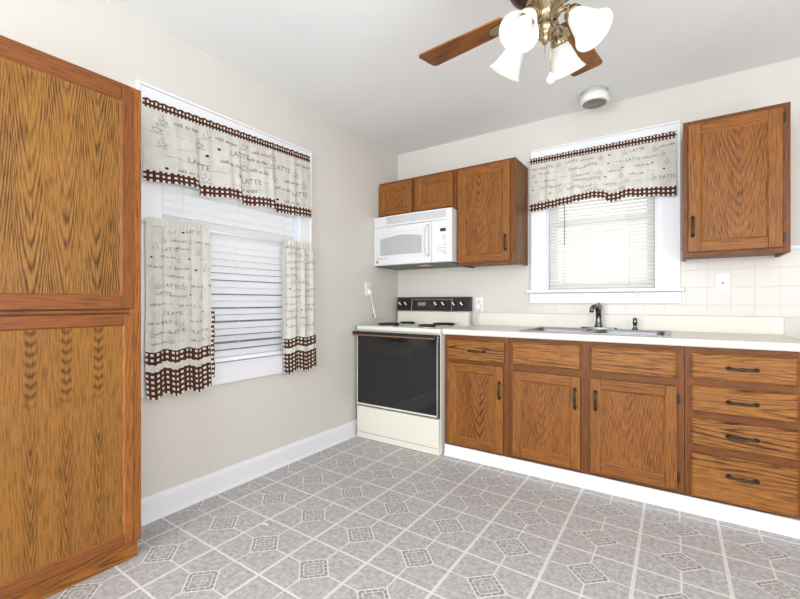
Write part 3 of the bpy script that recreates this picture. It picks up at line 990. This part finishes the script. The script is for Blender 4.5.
b = MB()
for xa in (S0 + .155, S0 + .565): b.prism([(onpanel(1.034) - .002, 1.034), (onpanel(1.136) - .002, 1.136), (onpanel(1.136), 1.136), (onpanel(1.034), 1.034)], 'x', xa, xa + .007, 'chrome')
b.prism([(onpanel(1.128) - .001, 1.128), (onpanel(1.128), 1.128), (onpanel(1.13), 1.131), (onpanel(1.131) - .001, 1.131)], 'x', S0 + .17, S0 + .56, 'grey_print')
b.build('panel_trim', cpo)
b = MB(); b.prism([(onpanel(1.075) - .002, 1.075), (onpanel(1.105) - .002, 1.105), (onpanel(1.105), 1.105), (onpanel(1.075), 1.075)], 'x', S0 + .225, S0 + .305, 'grey_vent'); b.build('clock_display', cpo)
b = MB()
for i in range(4):
    for j in range(2):
        b.prism([(onpanel(1.06 + .016 * j) - .002, 1.06 + .016 * j), (onpanel(1.07 + .016 * j) - .002, 1.07 + .016 * j), (onpanel(1.07 + .016 * j), 1.07 + .016 * j), (onpanel(1.06 + .016 * j), 1.06 + .016 * j)], 'x', S0 + .335 + .016 * i, S0 + .347 + .016 * i, 'red_brown')
b.build('control_buttons', cpo)
for kx in (.040, .102, .415, .490, .590, .668):
    x_ = S0 + kx; zz = 1.088
    nrm = Vector((0, -.114, .016)).normalized()
    o_ = Vector((x_, onpanel(zz), zz))
    b = MB(); b.lathe([(.024, 0), (.024, .003), (.018, .005), (.016, .018), (.012, .021), (.0, .0212)], 'black', 20, o_, nrm); kb = b.build('knob', cpo)
    b = MB()
    p1 = o_ + nrm * .020
    b.poly([(p1 + Vector((-.018, -.003, .013)), p1 + Vector((-.009, -.003, .019)), p1 + Vector((.015, -.003, -.006)), p1 + Vector((.006, -.003, -.014))),
            (p1 + Vector((-.018, 0, .013)), p1 + Vector((-.009, 0, .019)), p1 + Vector((.015, 0, -.006)), p1 + Vector((.006, 0, -.014)))], 'enamel')
    b.build('pointer', kb)
for bx, by, br in ((S0 + .20, -.485, .100), (S0 + .565, -.485, .078), (S0 + .20, -.21, .078), (S0 + .565, -.21, .100)):
    b = MB(); b.lathe([(br + .014, .0), (br + .014, .004), (br + .004, .006), (br - .012, .001), (.02, .001)], 'chrome', 32, (bx, by, .9125)); bo = b.build('burner', ct)
    b = MB(); pts = []
    turns = 4 if br > .09 else 3
    for i in range(turns * 26 + 1):
        a = 2 * PI * i / 26; rr = .016 + (br - .022) * i / (turns * 26)
        pts.append((bx + rr * math.cos(a), by + rr * math.sin(a), .926))
    b.tube(pts, .0072, 'coil', 7)
    b.tube([(bx - br * .8, by, .919), (bx + br * .8, by, .919)], .004, 'coil', 6).tube([(bx, by - br * .8, .919), (bx, by + br * .8, .919)], .004, 'coil', 6)
    b.build('coil', bo)

# ------------------------------------------------------------------ microwave
W0, W1, WY, WZ0, WZ1 = .005, .772, -.375, 1.412, 1.845
t = thing('microwave', 'white over-the-range microwave mounted under the short cabinet', 'microwave', (.405, -.19, WZ0))
b = MB()
b.box(W0, W1, WY, -.003, WZ0 + .012, WZ1, 'appliance_white', .006)
b.box(W0 + .012, W1 - .012, WY + .012, -.010, WZ0, WZ0 + .014, 'dark_under', .002)
b.box(W0 + .43, W0 + .53, WY + .03, WY + .10, WZ0 - .003, WZ0 + .002, 'amber', .001)
b.build('microwave_body', t)


def bow(x_, y): return y - .016 * math.sin(PI * (x_ - W0) / (W1 - W0))


def bowed(mb, x0, x1, z0, z1, y, mat, th=.020, n=14, zf=None):
    pts = [(x0 + (x1 - x0) * i / n) for i in range(n + 1)]
    out = [(p, bow(p, y)) for p in pts] + [(p, bow(p, y) + th) for p in pts[::-1]]
    mb.prism(out, 'z', z0, z1, mat)


b = MB(); bowed(b, W0 + .001, W1 - .001, 1.757, WZ1 - .001, WY - .008, 'appliance_white')
vg = b.build('vent_grille', t)
b = MB()
for i in range(7):
    bowed(b, W0 + .14, W1 - .05, 1.775 + .009 * i, 1.7785 + .009 * i, WY - .0088, 'grey_print', .003)
b.build('vent_slots', vg)
b = MB(); bowed(b, W0 + .001, W0 + .590, WZ0 + .014, 1.752, WY - .008, 'appliance_white')
md = b.build('microwave_door', t)
b = MB()
n = 20; tmp_top = []
x0, x1 = W0 + .075, W0 + .500
pts = [x0 + (x1 - x0) * i / n for i in range(n + 1)]
fs = []
for i in range(n):
    a, c_ = pts[i], pts[i + 1]
    za = 1.632 + .040 * math.sin(PI * (a - x0) / (x1 - x0) * .75 + .35); zb = 1.632 + .040 * math.sin(PI * (c_ - x0) / (x1 - x0) * .75 + .35)
    la = 1.512 - .0 * a; 
    fs.append(((a, bow(a, WY - .010), 1.508), (c_, bow(c_, WY - .010), 1.508), (c_, bow(c_, WY - .010), zb), (a, bow(a, WY - .010), za)))
b.poly(fs, 'grey_window'); b.build('door_window', md)
b = MB()
# raised moulding round the door glass
fr = [(x0 - .028, 1.482), (x1 + .028, 1.482), (x1 + .028, 1.690)] + [(x1 + .028 - (x1 - x0 + .056) * i / 12, 1.690 + .022 * math.sin(PI * i / 12) - .022 * i / 12) for i in range(1, 13)] + [(x0 - .028, 1.482)]
b.tube([(p, bow(p, WY - .009), q) for p, q in fr], .0045, 'appliance_white', 6)
b.build('door_moulding', md)
b = MB(); hx = W0 + .562
b.tube([(hx, bow(hx, WY) - .004, 1.480), (hx, bow(hx, WY) - .030, 1.500), (hx, bow(hx, WY) - .036, 1.60), (hx, bow(hx, WY) - .030, 1.700), (hx, bow(hx, WY) - .004, 1.725)], [.013, .012, .012, .012, .013], 'appliance_white', 12)
b.build('door_handle', md)
b = MB(); b.lathe([(.011, 0), (.011, .0015), (.0, .0016)], 'dark_shade', 20, (W0 + .040, bow(W0 + .04, WY - .008), 1.455), (0, -1, 0))
b.lathe([(.0075, 0), (.0075, .0022), (.0, .0023)], 'grey_print', 16, (W0 + .040, bow(W0 + .04, WY - .008), 1.455), (0, -1, 0)); b.build('round_emblem', md)
b = MB(); bowed(b, W0 + .594, W1 - .001, WZ0 + .014, 1.752, WY - .008, 'appliance_white'); mp = b.build('control_panel', t)
b = MB(); b.box(W0 + .650, W0 + .715, bow(W0 + .69, WY - .0095), WY, 1.665, 1.690, 'black', .001); b.build('display', mp)
b = MB()
for r_ in range(3): b.box(W0 + .655 + .012 * (r_ == 0), W0 + .715 - .014 * (r_ == 0), bow(W0 + .70, WY - .009), WY, 1.636 - .014 * r_, 1.640 - .014 * r_, 'grey_print')
for r_ in range(4):
    for c_ in range(4):
        if (r_ < 2 and c_ < 3 and r_ + c_ < 3): continue
        xx = W0 + .645 + .020 * c_
        b.box(xx, xx + .012, bow(xx + .012, WY - .0088), WY, 1.575 - .022 * r_, 1.582 - .022 * r_, 'grey_print')
b.box(W0 + .645, W0 + .722, bow(W0 + .70, WY - .0088), WY, 1.492, 1.496, 'dark_shade')
b.build('keypad', mp)

# ------------------------------------------------------------------ ceiling fan
FX, FY = 1.821, -1.710
t = thing('ceiling_fan', 'ceiling fan with wooden blades, brass light kit and four white glass shades', 'ceiling fan', (FX, FY, H))
b = MB(); b.lathe([(.0, 0), (.075, 0), (.078, -.02), (.055, -.045), (.03, -.05), (.03, -.06), (.014, -.065), (.014, -.165)], 'brass', 32, (FX, FY, H - .0005)); b.build('canopy', t)
b = MB(); b.lathe([(.05, .0), (.11, -.010), (.135, -.035), (.138, -.085), (.125, -.115), (.10, -.135), (.075, -.145), (.05, -.148)], 'motor', 40, (FX, FY, 2.358)); b.build('motor_housing', t)
b = MB()
b.lathe([(.045, .045), (.066, .030), (.068, .012), (.060, .0), (.034, -.016), (.027, -.030), (.026, -.060), (.034, -.068), (.034, -.080), (.024, -.090), (.018, -.100), (.022, -.107), (.013, -.118), (.007, -.128), (.0, -.130)], 'brass', 36, (FX, FY, 2.170))
b.build('light_kit', t)
ZB = 2.183
for k in range(4):
    a = math.radians(84 + 90 * k)
    R = Matrix.Translation((FX, FY, ZB)) @ Matrix.Rotation(a, 4, 'Z') @ Matrix.Rotation(math.radians(-7), 4, 'X')
    out = []
    r0, r1, w0, w1, rc = .155, .536, .054, .068, .022
    out += [(r0, -w0), (r1 - rc, -w1)]
    out += [(r1 - rc + rc * math.sin(q * PI / 10), -w1 + rc - rc * math.cos(q * PI / 10)) for q in range(1, 6)]
    out += [(r1 - rc + rc * math.cos(q * PI / 10), w1 - rc + rc * math.sin(q * PI / 10)) for q in range(0, 6)]
    out += [(r0, w0), (r0 - .012, w0 - .02), (r0 - .012, -w0 + .02)]
    b = MB(R); b.prism(out, 'z', -.003, .003, 'blade_wood'); bl = b.build('blade', t, origin=(FX, FY, ZB))
    R2 = Matrix.Translation((FX, FY, ZB)) @ Matrix.Rotation(a, 4, 'Z')
    b = MB(R2)
    b.prism([(.085, -.014), (.13, -.010), (.160, -.030), (.205, -.026), (.222, 0), (.205, .026), (.160, .030), (.13, .010), (.085, .014)], 'z', -.013, -.007, 'brass')
    b.tube([(.06, 0, .025), (.09, 0, .008), (.12, 0, -.008), (.17, 0, -.012)], [.014, .012, .011, .008], 'brass', 10)
    b.build('blade_bracket', bl)
for k in range(4):
    a = math.radians(76 + 90 * k)
    dr_ = Vector((math.cos(a), math.sin(a), 0))
    c0 = Vector((FX, FY, 2.118)); tip = c0 + dr_ * .098 + Vector((0, 0, -.012))
    ax = (dr_ * .60 + Vector((0, 0, -.80))).normalized()
    b = MB()
    b.tube([c0 + dr_ * .04, c0 + dr_ * .060 + Vector((0, 0, .016)), c0 + dr_ * .088 + Vector((0, 0, .012)), tip - ax * .004], [.009, .009, .0095, .012], 'brass', 12)
    b.lathe([(.012, -.006), (.028, .0), (.031, .016), (.029, .026)], 'brass', 24, tip, ax)
    arm = b.build('lamp_arm', t)
    b = MB()
    pr = [(.026, .012), (.030, .026), (.037, .045), (.043, .068), (.049, .090), (.057, .110), (.066, .125), (.068, .128)]
    pin = [(r_ - .003, h_) for r_, h_ in pr[::-1]]
    b.lathe(pr + pin, 'shade_glass', 36, tip, ax, cap=False); b.build('glass_shade', t)
    b = MB(); b.lathe([(.012, .018), (.013, .035), (.022, .055), (.027, .072), (.024, .088), (.012, .099), (.0, .101)], 'bulb', 20, tip, ax); b.build('light_bulb', t)
    ld = bpy.data.lights.new('fan_lamp', 'POINT'); ld.energy = 0.10; ld.color = (1.0, .93, .84); ld.shadow_soft_size = .03
    lo = bpy.data.objects.new('fan_lamp', ld); lo.location = tip + ax * .118; COL.objects.link(lo)
b = MB(); b.tube([(FX, FY, 2.038), (FX, FY, 1.985)], .0012, 'brass', 6); b.build('pull_chain', t)
b = MB(); q = Vector((FX + .03, FY - .04, 0))
b.tube([(q.x, q.y, 2.17), (q.x, q.y, 1.90)], .0016, 'brass', 6)
b.lathe([(.004, .026), (.006, .018), (.0115, .010), (.0140, .0), (.0115, -.009), (.006, -.013), (.0, -.0142)], 'plastic_white', 18, (q.x, q.y, 1.885)); b.build('pull_chain', t)

# ------------------------------------------------------------------ small fittings
t = thing('smoke_detector', 'round white smoke detector on the ceiling near the sink window', 'smoke detector', (1.765, -.235, H))
b = MB(); b.lathe([(.0, 0), (.080, 0), (.084, -.006), (.078, -.016), (.076, -.026), (.0, -.026)], 'light_grey', 36, (1.765, -.235, H - .0005)); b.build('mounting_ring', t)
b = MB(); b.lathe([(.070, -.022), (.087, -.027), (.088, -.070), (.082, -.077), (.074, -.079)], 'plastic_white', 40, (1.765, -.235, H), cap=False); b.build('detector_body', t)
b = MB(); b.lathe([(.078, -.077), (.060, -.080), (.058, -.077), (.042, -.081), (.040, -.078), (.022, -.082), (.0, -.083)], 'grey_vent', 36, (1.765, -.235, H)); b.build('vent_cover', t)


def outlet(T, label, x, z, kind):
    t = thing('wall_outlet', label, 'outlet', T @ Vector((x, -.001, z - .057)))
    y0 = -.0065 if kind == 'tile' else -.0005
    b = MB(T); b.box(x - .036, x + .036, y0 - .006, y0, z - .058, z + .058, 'plastic_white', .003); b.build('cover_plate', t)
    b = MB(T)
    if kind == 'tile':
        b.box(x - .017, x + .017, y0 - .0085, y0 - .005, z - .034, z + .034, 'appliance_white', .001)
        b.box(x - .004, x + .004, y0 - .014, y0 - .008, z - .010, z + .004, 'grey_vent', .001)
        b.build('switch_toggle', t)
    else:
        for s in (-1, 1):
            b.box(x - .016, x + .016, y0 - .0085, y0 - .005, z + s * .021 - .014, z + s * .021 + .014, 'appliance_white', .003)
            for q_ in (-.006, .006): b.box(x + q_ - .001, x + q_ + .001, y0 - .0092, y0 - .008, z + s * .021 - .004, z + s * .021 + .005, 'dark_shade')
        b.build('receptacle', t)
    return t


outlet(TB, 'white wall switch plate on the painted tile under the wall cabinet', 2.461, 1.228, 'tile')
outlet(TL, 'white outlet plate on the side wall above the stove with a plug in it', -.468, 1.222, 'plain')
outlet(TB, 'white outlet plate on the back wall just past the stove control panel', .836, 1.088, 'plain')

# plug and short cord that hang from the side wall outlet
t = thing('power_cord', 'short white cord hanging from the side wall outlet over the stove', 'cord', (.02, -.45, 1.05))
b = MB(); b.box(.0095, .038, -.480, -.440, 1.172, 1.214, 'plastic_white', .005); b.build('plug', t)
b = MB()
b.tube([(.030, -.460, 1.175), (.030, -.456, 1.150), (.028, -.445, 1.12), (.026, -.430, 1.08)], .0034, 'plastic_white', 8)
b.tube([(.026, -.430, 1.08), (.026, -.408, 1.02), (.028, -.385, .975)], .0055, 'plastic_white', 8); b.build('cord', t)
b = MB(); b.tube([(.028, -.415, .982), (.028, -.375, .975)], [.014, .012], 'plastic_white', 12); b.lathe([(.008, 0), (.008, .002), (0, .0021)], 'dark_shade', 12, (.028, -.416, .982), (0, -1, .1)); b.build('connector', t)
t = thing('power_cord', 'short white cord and plug below the outlet at the counter end', 'cord', (0.836, -.04, .93))
b = MB(); b.box(0.816, 0.856, -.040, -.0095, 1.050, 1.090, 'plastic_white', .005); b.build('plug', t)
b = MB(); b.tube([(0.840, -.034, 1.052), (0.844, -.036, 1.0), (0.842, -.040, .95), (0.848, -.060, .920), (0.842, -.09, .9185)], .0036, 'plastic_white', 8); b.build('cord', t)
sc_ = MB(); sc_.tube([(.508, -1.938, .003), (.524, -1.926, .005), (.542, -1.920, .003)], [.004, .006, .003], 'plastic_white', 6, flat=.4)
tag(sc_.build('paper_scrap'), 'tiny white paper scrap lying on the patterned floor', 'scrap')

# curtain rod that carries the tier curtains
tag(rod.build('curtain_rod'), 'thin white rod threaded through the tops of the tier curtains', 'curtain rod')
GROUPS = {'wall_cabinet': 'oak wall cabinets', 'base_cabinet': 'oak base cabinets under the counter', 'drawer_cabinet': 'oak base cabinets under the counter',
          'valance_curtain': 'coffee print valances', 'tier_curtain': 'coffee print tier curtains', 'window_blind': 'window blinds',
          'wall_outlet': 'white wall plates', 'power_cord': 'short white cords'}
for o in bpy.data.objects:
    if o.parent is None and o.name.split('.')[0] in GROUPS: o['group'] = GROUPS[o.name.split('.')[0]]
    if '_o' in o: del o['_o']
